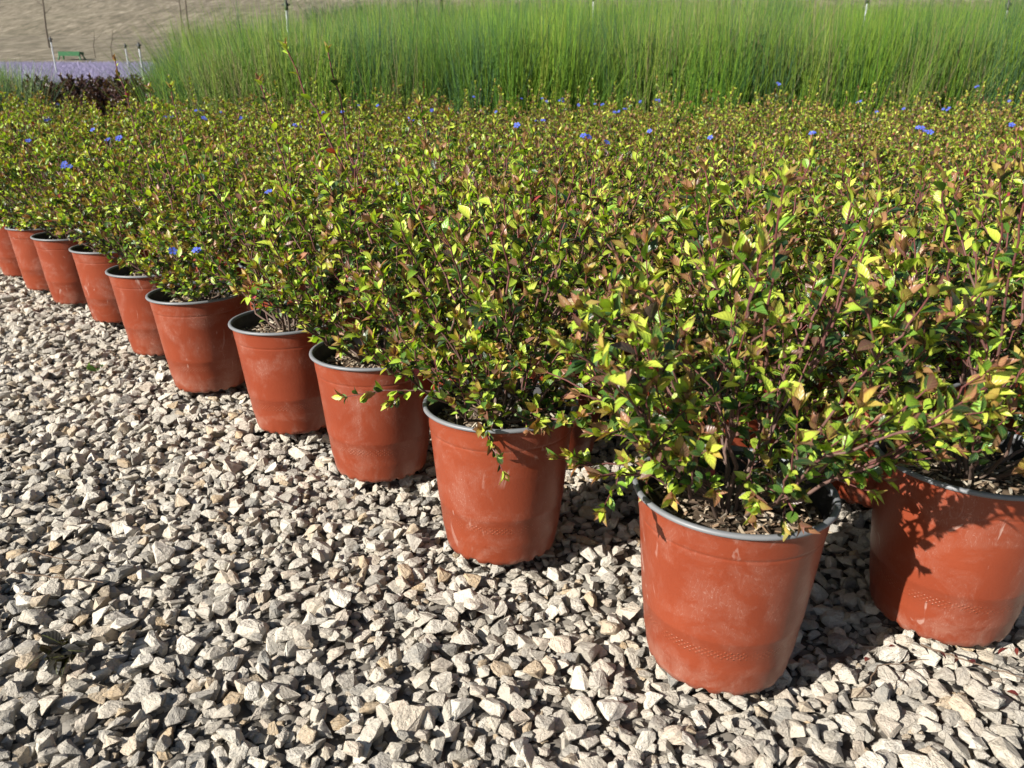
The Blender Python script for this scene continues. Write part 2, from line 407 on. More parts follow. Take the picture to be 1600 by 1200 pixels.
# the rest of the gravel: one mass, instanced stones
stone_lib = bpy.data.collections.new('stone_shapes')
for k, me in enumerate(STONES):
    stone_lib.objects.link(bpy.data.objects.new('stone_shape_%02d' % k, me))
def scatter(name, P, ROT, SCL, IDX, lib, parent=None):
    me = bpy.data.meshes.new(name); me.vertices.add(len(P)); me.vertices.foreach_set('co', np.ascontiguousarray(P, np.float32).ravel())
    for nm, typ, dat, key in (('rot', 'FLOAT_VECTOR', ROT, 'vector'), ('scl', 'FLOAT_VECTOR', SCL, 'vector'), ('idx', 'INT', IDX, 'value')):
        a = me.attributes.new(nm, typ, 'POINT')
        a.data.foreach_set(key, np.ascontiguousarray(dat, np.int32 if typ == 'INT' else np.float32).ravel())
    o = link(name, me, parent)
    ng = bpy.data.node_groups.new(name + '_scatter', 'GeometryNodeTree')
    ng.interface.new_socket('Geometry', in_out='INPUT', socket_type='NodeSocketGeometry')
    ng.interface.new_socket('Geometry', in_out='OUTPUT', socket_type='NodeSocketGeometry')
    n = ng.nodes; l = ng.links
    gi = n.new('NodeGroupInput'); go = n.new('NodeGroupOutput')
    ci = n.new('GeometryNodeCollectionInfo'); ci.inputs['Collection'].default_value = lib
    ci.inputs['Separate Children'].default_value = True; ci.inputs['Reset Children'].default_value = True
    ip = n.new('GeometryNodeInstanceOnPoints'); ip.inputs['Pick Instance'].default_value = True
    def na(nm, typ):
        a = n.new('GeometryNodeInputNamedAttribute'); a.data_type = typ; a.inputs['Name'].default_value = nm; return a.outputs['Attribute']
    e2r = n.new('FunctionNodeEulerToRotation'); l.new(na('rot', 'FLOAT_VECTOR'), e2r.inputs[0])
    l.new(gi.outputs[0], ip.inputs['Points']); l.new(ci.outputs[0], ip.inputs['Instance'])
    l.new(na('idx', 'INT'), ip.inputs['Instance Index']); l.new(e2r.outputs[0], ip.inputs['Rotation']); l.new(na('scl', 'FLOAT_VECTOR'), ip.inputs['Scale'])
    l.new(ip.outputs[0], go.inputs[0])
    md = o.modifiers.new('scatter', 'NODES'); md.node_group = ng
    return o
rest = ~single
g = scatter('gravel', S[rest, :3], rot[rest], S[rest, 3:6], var[rest], stone_lib, ground)
tag(g, 'angular pale limestone gravel', kind='stuff')

# ------------------------------------------------------------------ pots
def pot_meshes():
    prof = [(.002, .010), (.070, .009), (.094, .008), (.0985, .000), (.1020, .002), (.1045, .012), (.1075, .034), (.1092, .040), (.1105, .048), (.1150, .092), (.1158, .0935), (.1166, .100), (.1170, .104),
            (.1284, .2300), (.1288, .2335), (.1283, .2350), (.1291, .2365), (.1298, .2385), (.1301, .2405), (.1322, .2630), (.1327, .2660), (.1352, .2715), (.1354, .2735)]
    V, Fc = lathe(prof, 112)
    ang = np.arctan2(V[:, 1], V[:, 0]); rad = np.hypot(V[:, 0], V[:, 1])
    foot = (V[:, 2] < .006) & (rad > .097)
    V[foot, 2] += .0055 * (np.sin(ang[foot] * 21) > .1) * (.6 + .4 * np.sin(ang[foot] * 5))
    body = mesh_np('pot', V, Fc, M['pot'])
    V, Fc = lathe([(.1350, .2728), (.1390, .2727), (.1404, .2737), (.1408, .2756), (.1402, .2778), (.1385, .2790), (.1348, .2792), (.1328, .2782), (.1318, .2755), (.1312, .2700)], 96)
    rim = mesh_np('rim', V, Fc, M['rim'])
    V, Fc = lathe([(.1306, .2735), (.1264, .2400), (.1228, .2050), (.1200, .1700)], 64)
    liner = mesh_np('liner', V, Fc, M['liner'])
    return body, rim, liner
POT, RIM, LINER = pot_meshes()
def soil_mesh(seed):
    r = np.random.RandomState(seed); nr, ns = 14, 40
    th = np.linspace(0, 2 * np.pi, ns, endpoint=False); rr = np.linspace(.002, .1262, nr)
    X = rr[:, None] * np.cos(th); Y = rr[:, None] * np.sin(th)
    Z = .236 + .010 * (1 - (rr / .126) ** 2)[:, None] + r.normal(0, .0022, (nr, ns)) + .004 * np.sin(X * 60 + seed) * np.sin(Y * 50)
    V = np.stack([X, Y, Z], 2).reshape(-1, 3)
    i = np.arange(nr - 1)[:, None] * ns; j = np.arange(ns); j2 = (j + 1) % ns
    Fc = np.stack([i + j, i + j2, i + ns + j2, i + ns + j], 2).reshape(-1, 4)
    me = mesh_np('soil', V, Fc, M['soil'])
    # bark chips
    n = 420; Vs, Fs, Cs = [], [], []
    rho = .122 * np.sqrt(r.rand(n)); az = r.uniform(0, 6.283, n)
    pal = np.array([(.30, .22, .14), (.42, .34, .24), (.17, .12, .08), (.52, .46, .36), (.36, .30, .23), (.24, .16, .10), (.10, .07, .05)])
    for k in range(n):
        L = r.uniform(.003, .012); w = r.uniform(.0010, .0026); h = r.uniform(.0005, .0012)
        if rho[k] > .112: L *= .5
        V, Fc = box(-L, L, -w, w, -h, h); V[:, 1] *= 1 - .35 * (V[:, 0] > 0)
        m = np.array(Matrix.Rotation(r.uniform(0, 6.283), 3, 'Z') @ Matrix.Rotation(r.normal(0, .35), 3, 'Y') @ Matrix.Rotation(r.normal(0, .5), 3, 'X'))
        V = V @ m.T + np.array([rho[k] * math.cos(az[k]), rho[k] * math.sin(az[k]), .238 + .010 * (1 - (rho[k] / .126) ** 2) + r.uniform(0, .006)])
        Vs.append(V); Fs.append(Fc + 8 * k); Cs.append(np.tile(np.append(pal[r.randint(7)] * r.uniform(.7, 1.1), 1), (8, 1)))
    ch = mesh_np('mulch', np.concatenate(Vs), np.concatenate(Fs), M['chip'], {'tint': ('FLOAT_COLOR', np.concatenate(Cs))}, smooth=False)
    return me, ch
SOILS = [soil_mesh(70 + k) for k in range(3)]

# ------------------------------------------------------------------ leaves
def leaf_template(width, peak, fold, droop, twist=0.0, point=1.0):
    """13 points: base, four rows of left / rib / right, tip; length 1 along +X, upper side +Z"""
    vs = [.16, .40, .64, .84]
    pts = [(0, 0, 0)]; uv = [(0, 0)]
    for v in vs:
        w = width * (math.sin(math.pi * min(1, (v / peak) * .5)) if v < peak else math.cos(math.pi / 2 * ((v - peak) / (1 - peak)) ** point))
        w = max(w, .05)
        z = -droop * v * v
        tw = twist * v
        for sgn in (-1, 0, 1):
            y = sgn * w; zz = z + fold * abs(y)
            pts.append((v - .03 * abs(sgn), y * math.cos(tw) - (zz - z) * math.sin(tw), z + (zz - z) * math.cos(tw) + y * math.sin(tw)))
            uv.append((sgn, v))
    pts.append((1, 0, -droop)); uv.append((0, 1))
    return np.array(pts), np.array(uv, float)
TMPL = [leaf_template(.24, .50, .45, .22), leaf_template(.27, .56, .35, .36), leaf_template(.20, .48, .65, .10, .25), leaf_template(.34, .60, .35, .14, 0, 1.6),
        leaf_template(.27, .52, .65, .38, -.25), leaf_template(.37, .62, .45, .05, 0, 1.8), leaf_template(.18, .46, .8, -.10)]
TV = np.stack([t[0] for t in TMPL]); TUV = TMPL[0][1]
_f = [(0, 2, 1), (0, 3, 2)]
for k in range(3):
    b = 1 + 3 * k; _f += [(b, b + 1, b + 4), (b, b + 4, b + 3), (b + 1, b + 2, b + 5), (b + 1, b + 5, b + 4)]
_f += [(10, 11, 13), (11, 12, 13)]
LF = np.array(_f); NV = 14
PAL = np.array([(.550, .640, .080), (.390, .540, .055), (.205, .370, .040), (.100, .215, .034), (.042, .100, .026), (.020, .050, .020),     # 0-5 chartreuse to deep green
                (.300, .240, .060), (.340, .170, .085), (.170, .085, .060), (.080, .056, .045), (.36, .040, .058), (.46, .34, .075)])          # 6-11 olive, bronze, purple, red, amber
def unit(v): return v / (np.linalg.norm(v, axis=-1, keepdims=True) + 1e-9)

def build_leaves(Lv, sel=None):
    """Lv: dict of arrays pos, d, n, size, shape, col(3), red"""
    idx = np.arange(len(Lv['pos'])) if sel is None else sel
    if not len(idx): return None
    X = unit(Lv['d'][idx]); N = Lv['n'][idx]; N = unit(N - (N * X).sum(1)[:, None] * X); Y = np.cross(N, X)
    T = TV[Lv['shape'][idx]] * Lv['size'][idx][:, None, None]
    V = Lv['pos'][idx][:, None] + T[:, :, 0:1] * X[:, None] + T[:, :, 1:2] * Y[:, None] + T[:, :, 2:3] * N[:, None]
    n = len(idx)
    Fc = (np.arange(n)[:, None, None] * NV + LF[None]).reshape(-1, 3)
    C = np.concatenate([np.repeat(Lv['col'][idx][:, None], NV, 1), np.ones((n, NV, 1))], 2)
    UV = np.concatenate([np.repeat(TUV[None], n, 0), np.repeat(Lv['red'][idx][:, None, None], NV, 1)], 2)
    return V.reshape(-1, 3), Fc, C.reshape(-1, 4), UV.reshape(-1, 3)

def grow(seed, Hc=.40, Rc=.27, n_main=11, n_side=5, low=1.0, shoots=(), twigs=(), dens=1.0, lean=(0, 0), bare=.17, dark=False, n_low=5, low_az=None, lift=.268):
    """a shrub with its root at the soil centre (0,0,.245); returns branches [(main, pts, r, col)] and leaves"""
    r = np.random.RandomState(seed)
    B = []; L = dict(pos=[], d=[], n=[], size=[], shape=[], col=[], red=[], main=[])
    z0 = .240
    def path(P0, P1, P2, n, wob):
        t = np.linspace(0, 1, n)[:, None]
        P = (1 - t) ** 2 * P0 + 2 * t * (1 - t) * P1 + t * t * P2
        w = r.normal(0, wob, (n, 3)); w[0] = 0; w[-1] *= .5
        return P + w
    def leafcol(h, tip, small, young):
        x = r.rand()
        if dark: c = PAL[[8, 9, 9, 9][r.randint(4)]] * np.array([.42, .36, .62]); return c, .5
        if tip:
            k = [0, 6, 7, 11, 8, 1][r.choice(6, p=[.16, .20, .28, .12, .14, .10])]
        else:
            up = young * np.clip((h - .02) / .25, .25, 1)     # young leaves near the branch ends are the yellow ones
            if x < .007: k = 10
            elif x < .03 + .07 * up: k = [6, 7, 8, 9, 9, 8][r.randint(6)]
            elif x < .14 + .46 * up: k = [0, 1][r.randint(2)]
            elif x < .50 + .30 * up: k = [1, 2, 3][r.randint(3)]
            else: k = [3, 4, 5, 4, 4, 5][r.randint(6)]
        return PAL[k] * r.uniform(.8, 1.15) * r.uniform(.93, 1.07, 3), float(np.clip(r.normal(.34, .26) + .25 * tip, 0, 1))
    def leaf(p, d, up, size, h, tip, small, mi, young=1.0):
        c, red = leafcol(h, tip, small, young)
        L['pos'].append(p); L['d'].append(d); L['n'].append(up); L['size'].append(size)
        L['shape'].append(r.choice([3, 5, 1]) if small else (r.choice([2, 6, 0]) if tip else r.choice([0, 1, 2, 4], p=[.34, .26, .18, .22])))
        L['col'].append(c); L['red'].append(red); L['main'].append(mi)
    def clothe(P, t0, step, mi, big=1.0, tuft=True, axil=1.25):
        seg = np.linalg.norm(np.diff(P, axis=0), axis=1); s = np.concatenate([[0], np.cumsum(seg)]); tot = s[-1]
        x = tot * t0 + r.uniform(0, step); ph = r.uniform(0, 6.28)
        while x < tot - .004:
            k = min(np.searchsorted(s, x) - 1, len(P) - 2); k = max(k, 0)
            f = (x - s[k]) / (seg[k] + 1e-9); p = P[k] + f * (P[k + 1] - P[k]); T = unit(P[k + 1] - P[k])
            ref = np.array([0, 0, 1.]) if abs(T[2]) < .9 else np.array([1., 0, 0]); A = unit(np.cross(T, ref)); Bv = np.cross(T, A)
            ph += 2.4 + r.normal(0, .25)
            rel = x / tot; open_ = R(66 - 32 * rel) * r.uniform(.8, 1.2)
            out = A * math.cos(ph) + Bv * math.sin(ph)
            d = unit(T * math.cos(open_) + out * math.sin(open_) + np.array([0, 0, .12]) + r.normal(0, .10, 3))
            up = unit(T * .75 + np.array([0, 0, .55]) - out * .15 + r.normal(0, .28, 3))
            hi = min(1, max(0, (p[2] - z0 - .08) / .22)); leaf(p, d, up, big * r.uniform(.016 + .007 * hi, .026 + .011 * hi), p[2] - z0, False, False, mi, rel)
            for q in range(r.poisson(axil)):
                o2 = open_ * r.uniform(.4, 1.1); ph2 = ph + r.normal(0, .8)
                out2 = A * math.cos(ph2) + Bv * math.sin(ph2)
                d2 = unit(T * math.cos(o2) + out2 * math.sin(o2) + r.normal(0, .15, 3))
                leaf(p + d2 * .002, d2, unit(T * .7 + np.array([0, 0, .5]) + r.normal(0, .35, 3)), big * r.uniform(.011, .023), p[2] - z0, False, True, mi, rel)
            x += step * r.uniform(.7, 1.35)
        if tuft:
            T = unit(P[-1] - P[-2]); ref = np.array([0, 0, 1.]) if abs(T[2]) < .9 else np.array([1., 0, 0]); A = unit(np.cross(T, ref)); Bv = np.cross(T, A)
            for q in range(r.randint(4, 8)):
                ph = q * 2.4; o = R(r.uniform(12, 42)); out = A * math.cos(ph) + Bv * math.sin(ph)
                leaf(P[-1] - T * r.uniform(0, .006), unit(T * math.cos(o) + out * math.sin(o)), unit(T - out * .9 + np.array([0, 0, .2])), big * r.uniform(.015, .032), P[-1][2] - z0, True, False, mi)
    wood = np.array([.135, .102, .078]); wine = np.array([.135, .034, .034])
    if dark: wine = wine * .5
    def stemcol(P, a, b):
        t = np.linspace(a, b, len(P))[:, None]; return np.concatenate([wood * (1 - t) + wine * t, np.ones((len(P), 1))], 1)
    mi = 0
    for k in range(n_main):
        az = 2 * math.pi * (k + r.uniform(-.3, .3)) / n_main * 1.0 + seed
        rho = Rc * math.sqrt((k + .5) / n_main) * r.uniform(.85, 1.1)
        az = k * 2.399 + seed + r.uniform(-.3, .3)
        zt = z0 + Hc * (1.0 - .48 * (rho / Rc) ** 2.2) * r.uniform(.86, 1.06)
        E = np.array([rho * math.cos(az) + lean[0], rho * math.sin(az) + lean[1], zt])
        P0 = np.array([.014 * math.cos(az), .014 * math.sin(az), z0 - .006]); 
        mid = P0 + np.array([(E - P0)[0] * .62, (E - P0)[1] * .62, (E - P0)[2] * .42])
        P = path(P0, mid, E, 12, .0045)
        rad = (.0009 + .0028 * np.linspace(1, 0, 12) ** 1.4) * r.uniform(.8, 1.2)
        B.append((mi, P, rad, stemcol(P, 0, 1)))
        clothe(P, bare + .12 * (rho < Rc * .5), .020 / dens, mi)
        for q in range(n_side + r.randint(-1, 2)):
            t = r.uniform(.10 + .25 * (lift > .3), .90); i = int(t * 11); p = P[i]
            T = unit(P[min(i + 1, 11)] - P[i]); a2 = az + r.normal(0, 1.15)
            out = np.array([math.cos(a2), math.sin(a2), 0])
            ln = r.uniform(.09, .19) * (1.15 - .45 * t)
            d = unit(T * .75 + out * r.uniform(.25, .65) + np.array([0, 0, .45]))
            e = p + d * ln; e[2] = max(e[2], lift + r.uniform(0, .02)); 
            Q = path(p, p + d * ln * .5 + np.array([0, 0, -.012]), e, 7, .0022)
            B.append((mi, Q, np.linspace(.0019, .0009, 7), stemcol(Q, .35, 1)))
            clothe(Q, .14, .018 / dens, mi, .92)
            if r.rand() < .55:
                i2 = r.randint(2, 5); a3 = a2 + r.normal(0, 1.0); d3 = unit(d * .6 + np.array([math.cos(a3), math.sin(a3), .25]) * .7)
                e3 = Q[i2] + d3 * r.uniform(.035, .085)
                Q3 = path(Q[i2], (Q[i2] + e3) / 2, e3, 5, .001)
                B.append((mi, Q3, np.linspace(.0014, .0007, 5), stemcol(Q3, .5, 1))); clothe(Q3, .15, .014 / dens, mi, .85)
        mi += 1
    for k in range(n_low):                              # low outer branches that close the gaps above the pots
        az = (low_az[0] + (low_az[1] - low_az[0]) * (k + r.uniform(.1, .9)) / n_low) if low_az else 2 * math.pi * (k + r.uniform(0, .8)) / n_low
        rho = Rc * r.uniform(.75, 1.05); P0 = np.array([.012 * math.cos(az), .012 * math.sin(az), z0 - .004])
        E = np.array([rho * math.cos(az), rho * math.sin(az), .315 + r.uniform(0, .09)])
        P = path(P0, P0 + (E - P0) * np.array([.45, .45, .8]), E, 12, .004)
        B.append((mi, P, np.linspace(.0036, .0010, 12), stemcol(P, 0, .9))); clothe(P, .30, .016, mi, .95)
        for q in range(7):
            i = r.randint(3, 11); a2 = az + r.normal(0, .9); d = unit(np.array([math.cos(a2), math.sin(a2), r.uniform(.1, .9)])); ln = r.uniform(.05, .11)
            Q = path(P[i], P[i] + d * ln * .5, P[i] + d * ln, 6, .0015); B.append((mi, Q, np.linspace(.0015, .0007, 6), stemcol(Q, .35, 1))); clothe(Q, .12, .015, mi, .92)
        mi += 1
    for (a, b) in shoots:                               # long bare shoots above the crown: (start, tip) in plant space
        a = np.array(a, float); b = np.array(b, float)
        P = path(a, (a + b) / 2 + np.array([0, 0, -.02]), b, 11, .003)
        B.append((mi, P, np.linspace(.0022, .0011, 11) * (1.3 if b[2] > .78 else 1), stemcol(P, .55, 1))); clothe(P, .05, .021, mi, .85, True, .8); mi += 1
    for (b, sag) in twigs:                              # low twigs reaching to a given end
        b = np.array(b, float); hz = b * np.array([1, 1, 0]); a = np.array([*(hz[:2] / (np.linalg.norm(hz) + 1e-6) * .015), z0])
        m = a * .5 + b * .5 + np.array([0, 0, .035 + sag])
        P = path(a, m, b, 12, .0035)
        B.append((mi, P, np.linspace(.0032, .0010, 12), stemcol(P, 0, .9))); clothe(P, .38, .018, mi, .95, True, 1.4)
        for q in range(3):
            i = r.randint(5, 11); d = unit(unit(P[min(i + 1, 11)] - P[i]) + r.normal(0, .55, 3) + np.array([0, 0, .15])); Q = path(P[i], P[i] + d * .02, P[i] + d * r.uniform(.035, .08), 5, .001)
            B.append((mi, Q, np.linspace(.0013, .0007, 5), stemcol(Q, .4, 1))); clothe(Q, .15, .015, mi, .9)
        mi += 1
    for k in L: L[k] = np.array(L[k])
    # nothing hangs through the pot wall or the soil
    return B, L
def branch_mesh(B, name, keep=None):
    bs = [b for b in B if keep is None or b[0] == keep]
    V, Fc, C = tubes([b[1] for b in bs], [b[2] for b in bs], [b[3] for b in bs])
    return mesh_np(name, V, Fc, M['stem'], {'tint': ('FLOAT_COLOR', C)})
def foliage_mesh(L, sel=None, name='foliage'):
    V, Fc, C, UV = build_leaves(L, sel)
    return mesh_np(name, V, Fc, M['leaf'], {'leaf_tint': ('FLOAT_COLOR', C), 'leaf_uv': ('FLOAT_VECTOR', UV)})

def flower_mesh(seed):
    r = np.random.RandomState(seed); Vs, Fs, Cs = [], [], []; off = 0
    for k in range(5):
        a = k * 2 * math.pi / 5 + r.normal(0, .08)
        o = [(.0015, 0, 0), (.005, -.0032, .0018), (.0105, -.0052, .0026), (.0135, -.0026, .0016), (.0128, 0, .0022), (.0135, .0026, .0016), (.0105, .0052, .0026), (.005, .0032, .0018), (.007, 0, .0012)]
        V = np.array(o) * r.uniform(.9, 1.1); c, s = math.cos(a), math.sin(a)
        V = V @ np.array([[c, s, 0], [-s, c, 0], [0, 0, 1]])
        Fs += [(off + 8, off + i, off + (i + 1) % 8) for i in range(8)]; Vs.append(V); off += 9
        Cs.append(np.tile([(.085, .125, .52, 1)], (9, 1)) * r.uniform(.85, 1.2))
    P = [np.array([(0, 0, .001), (0, 0, -.008), (.001, 0, -.016)])]
    V, Fq, _ = tubes(P, [np.array([.0010, .0011, .0016])])
    T = np.concatenate([Fq[:, [0, 1, 2]], Fq[:, [0, 2, 3]]]) + off
    Vs.append(V); Cs.append(np.tile([(.20, .06, .08, 1)], (len(V), 1)))
    return mesh_np('flower', np.concatenate(Vs), np.concatenate([np.array(Fs), T]), M['petal'], {'tint': ('FLOAT_COLOR', np.concatenate(Cs))})
FLOWERS = [flower_mesh(k) for k in range(3)]

# leaf meshes shared by the single leaves: every shape in several tints
LEAFLIB = {}
def lib_leaf(shape, col, red):
    k = int(np.argmin(((PAL - col) ** 2).sum(1))); q = int(round(red * 2))
    if (shape, k, q) not in LEAFLIB:
        me = mesh_np('leaf', TV[shape], LF, M['leaf'], {'leaf_tint': ('FLOAT_COLOR', np.tile(np.append(PAL[k], 1), (NV, 1))),
                     'leaf_uv': ('FLOAT_VECTOR', np.concatenate([TUV, np.full((NV, 1), q / 2.0)], 1))})
        LEAFLIB[(shape, k, q)] = me
    return LEAFLIB[(shape, k, q)]

# ------------------------------------------------------------------ the potted shrubs
def px_target(px, py, Y, origin):                    # a photo pixel at distance Y, in the plant's own space
    return at_y(px, py, Y) - np.array([origin[0], origin[1], 0])
ORD = ['corner', 'second', 'third', 'fourth', 'fifth', 'sixth', 'seventh', 'eighth', 'ninth', 'tenth']
def special(i, j, x, y):
    o = (x, y); T = lambda px, py, dy: px_target(px, py, y + dy, o)
    if (i, j) == (0, 0):
        return dict(Hc=.39, Rc=.31, n_main=15, n_side=7, bare=.40, n_low=7, low_az=(R(-10), R(170)), lift=.325, twigs=[(T(905, 722, -.02), .01), (T(950, 670, -.02), .03), (T(935, 738, -.06), .01), (T(1045, 765, -.12), .04), (T(1180, 770, -.13), .05), (T(1330, 720, -.08), .03), (T(1250, 806, -.150), .05), (T(1385, 742, -.05), .02), (T(1500, 640, .02), .03), (T(900, 610, .0), .03), (T(1060, 700, -.04), .03)],
                    lean=(0, -.02))
    if (i, j) == (0, 1):
        return dict(Hc=.41, Rc=.30, n_main=14, n_side=7, twigs=[(T(588, 610, -.05), .02), (T(765, 688, -.15), .045), (T(640, 560, -.04), .03), (T(930, 600, -.02), .03), (T(850, 655, -.11), .03)])
    if (i, j) == (0, 2):
        return dict(Hc=.43, Rc=.29, n_main=14, n_side=7, shoots=[((.02, .02, .52), T(447, 70, .06)), ((.0, .05, .5), T(513, 78, .12))], twigs=[(T(500, 525, -.05), .03), (T(620, 560, -.10), .03)])
    if (i, j) == (0, 3):
        return dict(Hc=.40, Rc=.26, n_main=10, n_side=5, twigs=[(T(500, 480, -.06), .03), (T(420, 440, -.06), .04)], shoots=[((.05, .05, .5), T(405, 120, .1))])
    if (i, j) == (0, 4): return dict(Hc=.40, Rc=.28, n_main=11, n_side=6, twigs=[(T(370, 455, -.08), .03)], shoots=[((.02, .03, .52), T(265, 135, .05))])
    if (i, j) == (0, 5): return dict(Hc=.41, Rc=.28, n_main=11, n_side=6, shoots=[((.03, .05, .5), T(180, 92, .1)), ((.1, .02, .5), T(232, 135, .05))], twigs=[(T(190, 405, -.08), .03)])
    if (i, j) == (1, 0): return dict(Hc=.40, Rc=.31, n_main=14, n_side=7, bare=.34, lift=.315, twigs=[(T(1590, 580, -.06), .05), (T(1560, 665, -.10), .04), (T(1450, 620, -.03), .04)])
    if (i, j) == (1, 1): return dict(Hc=.42, Rc=.31, n_main=15, n_side=7, shoots=[])
    if (i, j) == (2, 2): return dict(Hc=.41, Rc=.29, n_main=12, n_side=6, shoots=[((.05, -.05, .5), T(1100, 150, .0))])
    return dict(Hc=.42, Rc=.30, n_main=14, n_side=7)
NVAR = 8
VARIANTS = []
for k in range(NVAR):
    r = np.random.RandomState(900 + k)
    sh = []
    for q in range(r.randint(3, 7)):
        a = r.uniform(0, 6.28); f = r.uniform(.5, 1.5); sh.append(((.07 * f * math.cos(a), .07 * f * math.sin(a), .48), (.13 * f * math.cos(a), .13 * f * math.sin(a), .64 + r.uniform(0, .11) ** 1.0 * (.4 + .6 * (k % 2)))))
    Bv, Lv = grow(1000 + k, Hc=.37 + .02 * (k % 3), Rc=.275, n_main=13, n_side=5, shoots=sh, bare=.16)
    VARIANTS.append((branch_mesh(Bv, 'branches'), foliage_mesh(Lv)))
roots = {}
fl_i = 0
DETAIL = {(0, 0): 300, (0, 1): 300, (1, 0): 260, (0, 2): 240, (1, 1): 220, (0, 3): 180, (0, 4): 150, (2, 0): 120, (2, 1): 140, (1, 2): 160, (0, 5): 110}
NEAR_LABEL = {(1, 0): 'bushy shrub in a red pot crossed by leaf shadows, beside the corner pot',
              (0, 0): 'bushy shrub with open woody stems in the corner pot, mulch showing inside its grey rim'}
for (i, j, x, y) in PLANTS:
    rr = np.random.RandomState(7000 + i * 60 + j)
    root = bpy.data.objects.new('potted_shrub', None); COL.objects.link(root); root.empty_display_size = .1
    gz = float(terr(x, y))
    root.location = (x, y, gz - .006)
    # parts: pot (> rim, liner), soil (> mulch)
    spin = rr.uniform(0, 6.283)
    p = link('pot', POT, root); p.rotation_euler = (rr.normal(0, .008), rr.normal(0, .008), spin)
    link('rim', RIM, p); link('liner', LINER, p)
    sm, ch = SOILS[rr.randint(3)]
    s = link('soil', sm, root); s.rotation_euler[2] = spin
    if y < 4.5: tag(link('mulch', ch, s), kind='stuff')
    if (i, j) in DETAIL:
        sp = special(i, j, x, y)
        sp['shoots'] = list(sp.get('shoots', ())) + [((.08 * math.cos(a), .08 * math.sin(a), .46), (.15 * math.cos(a) - .02, .15 * math.sin(a), .63 + rr.uniform(0, .09))) for a in rr.uniform(0, 6.283, 5)]
        Bv, Lv = grow(2000 + i * 50 + j, **{**(dict(low_az=(R(-65), R(165))) if i == 0 or j == 0 else {}), **sp})
        mains = sorted(set(b[0] for b in Bv))
        for mk in mains: link('stem', branch_mesh(Bv, 'stem', mk), root)
        # the leaves that show largest become single parts
        c = np.array([0, 0, .42]); tocam = unit(np.array([-x, -y, CAM_H - .42]))
        q = Lv['pos'] - c
        sc = (q @ tocam) / .3 + .4 * q[:, 2] / .2 + (Lv['size'] / .03) * .8 + .3 * np.linalg.norm(q, axis=1) / .3
        order = np.argsort(-sc); n1 = DETAIL[(i, j)]
        for k in order[:n1]:
            o = link('leaf', lib_leaf(int(Lv['shape'][k]), Lv['col'][k], Lv['red'][k]), root)
            X = unit(Lv['d'][k]); N = Lv['n'][k]; N = unit(N - (N @ X) * X); Yv = np.cross(N, X); sz = Lv['size'][k]
            m = Matrix.Identity(4)
            for a in range(3): m[a][0], m[a][1], m[a][2], m[a][3] = X[a] * sz, Yv[a] * sz, N[a] * sz, Lv['pos'][k][a]
            o.matrix_basis = m
        tag(link('foliage', foliage_mesh(Lv, order[n1:]), root), kind='stuff')
    else:
        bm_, fm_ = VARIANTS[rr.randint(NVAR)]
        yaw = rr.uniform(0, 6.283); s3 = rr.uniform(.88, 1.12) * (1.05 if y > 4 else 1)
        for nm, me in (('branches', bm_), ('foliage', fm_)):
            o = link(nm, me, root); o.rotation_euler[2] = yaw; o.scale = (rr.uniform(.96, 1.06),) * 2 + (s3,); tag(o, kind='stuff')
            o.location.z = -.24 * (s3 - 1)
    if (i, j) in NEAR_LABEL: lab, grp = NEAR_LABEL[(i, j)], 'potted shrubs along the edge of the bed'
    elif i == 0 and j < 10: lab, grp = 'bushy shrub in the %s red pot along the gravel edge, counting from the corner pot' % ORD[j], 'potted shrubs along the edge of the bed'
    elif i == 0: lab, grp = 'bushy shrub in the gravel-edge row, past the tenth pot from the corner', 'potted shrubs at the far end of the edge row'
    elif i <= 2 and j < 9:
        lab = 'leafy shrub %s in the diagonal line running into the bed from the %s edge pot' % (['', 'second', 'third'][i], ['corner', 'second', 'third', 'fourth', 'fifth', 'sixth', 'seventh', 'eighth', 'ninth'][j]); grp = 'potted shrubs close behind the edge row'
    else: lab, grp = 'yellow-green and bronze leafed shrub packed inside the bed behind the edge pots', 'potted shrubs packed inside the bed'
    tag(root, lab, 'potted shrub', grp)
    roots[(i, j)] = root
# blue flowers, each a part of the shrub it grows on
FL = [(145, 203), (109, 260), (305, 391), (45, 220), (187, 215), (72, 188), (675, 172), (920, 214), (855, 160), (1441, 200), (1308, 131), (1525, 130), (1560, 140), (1577, 152), (1480, 172), (1412, 170), (1340, 160), (1272, 208),
      (1120, 146), (1218, 126), (1065, 150), (940, 158), (905, 165), (815, 148), (775, 175), (740, 145), (700, 170), (640, 188), (590, 165), (560, 165), (535, 175), (505, 176), (448, 155), (376, 184), (368, 154), (345, 175), (318, 184), (313, 172),
      (268, 182), (258, 183), (90, 163), (850, 188), (808, 196), (1000, 160), (975, 170), (985, 166), (960, 175), (1370, 175), (1445, 205), (1582, 196), (1110, 215), (1030, 150), (900, 150), (420, 300), (460, 195), (880, 152), (1015, 205)]
centres = np.array([(p[2], p[3]) for p in PLANTS])
rf = np.random.RandomState(77)
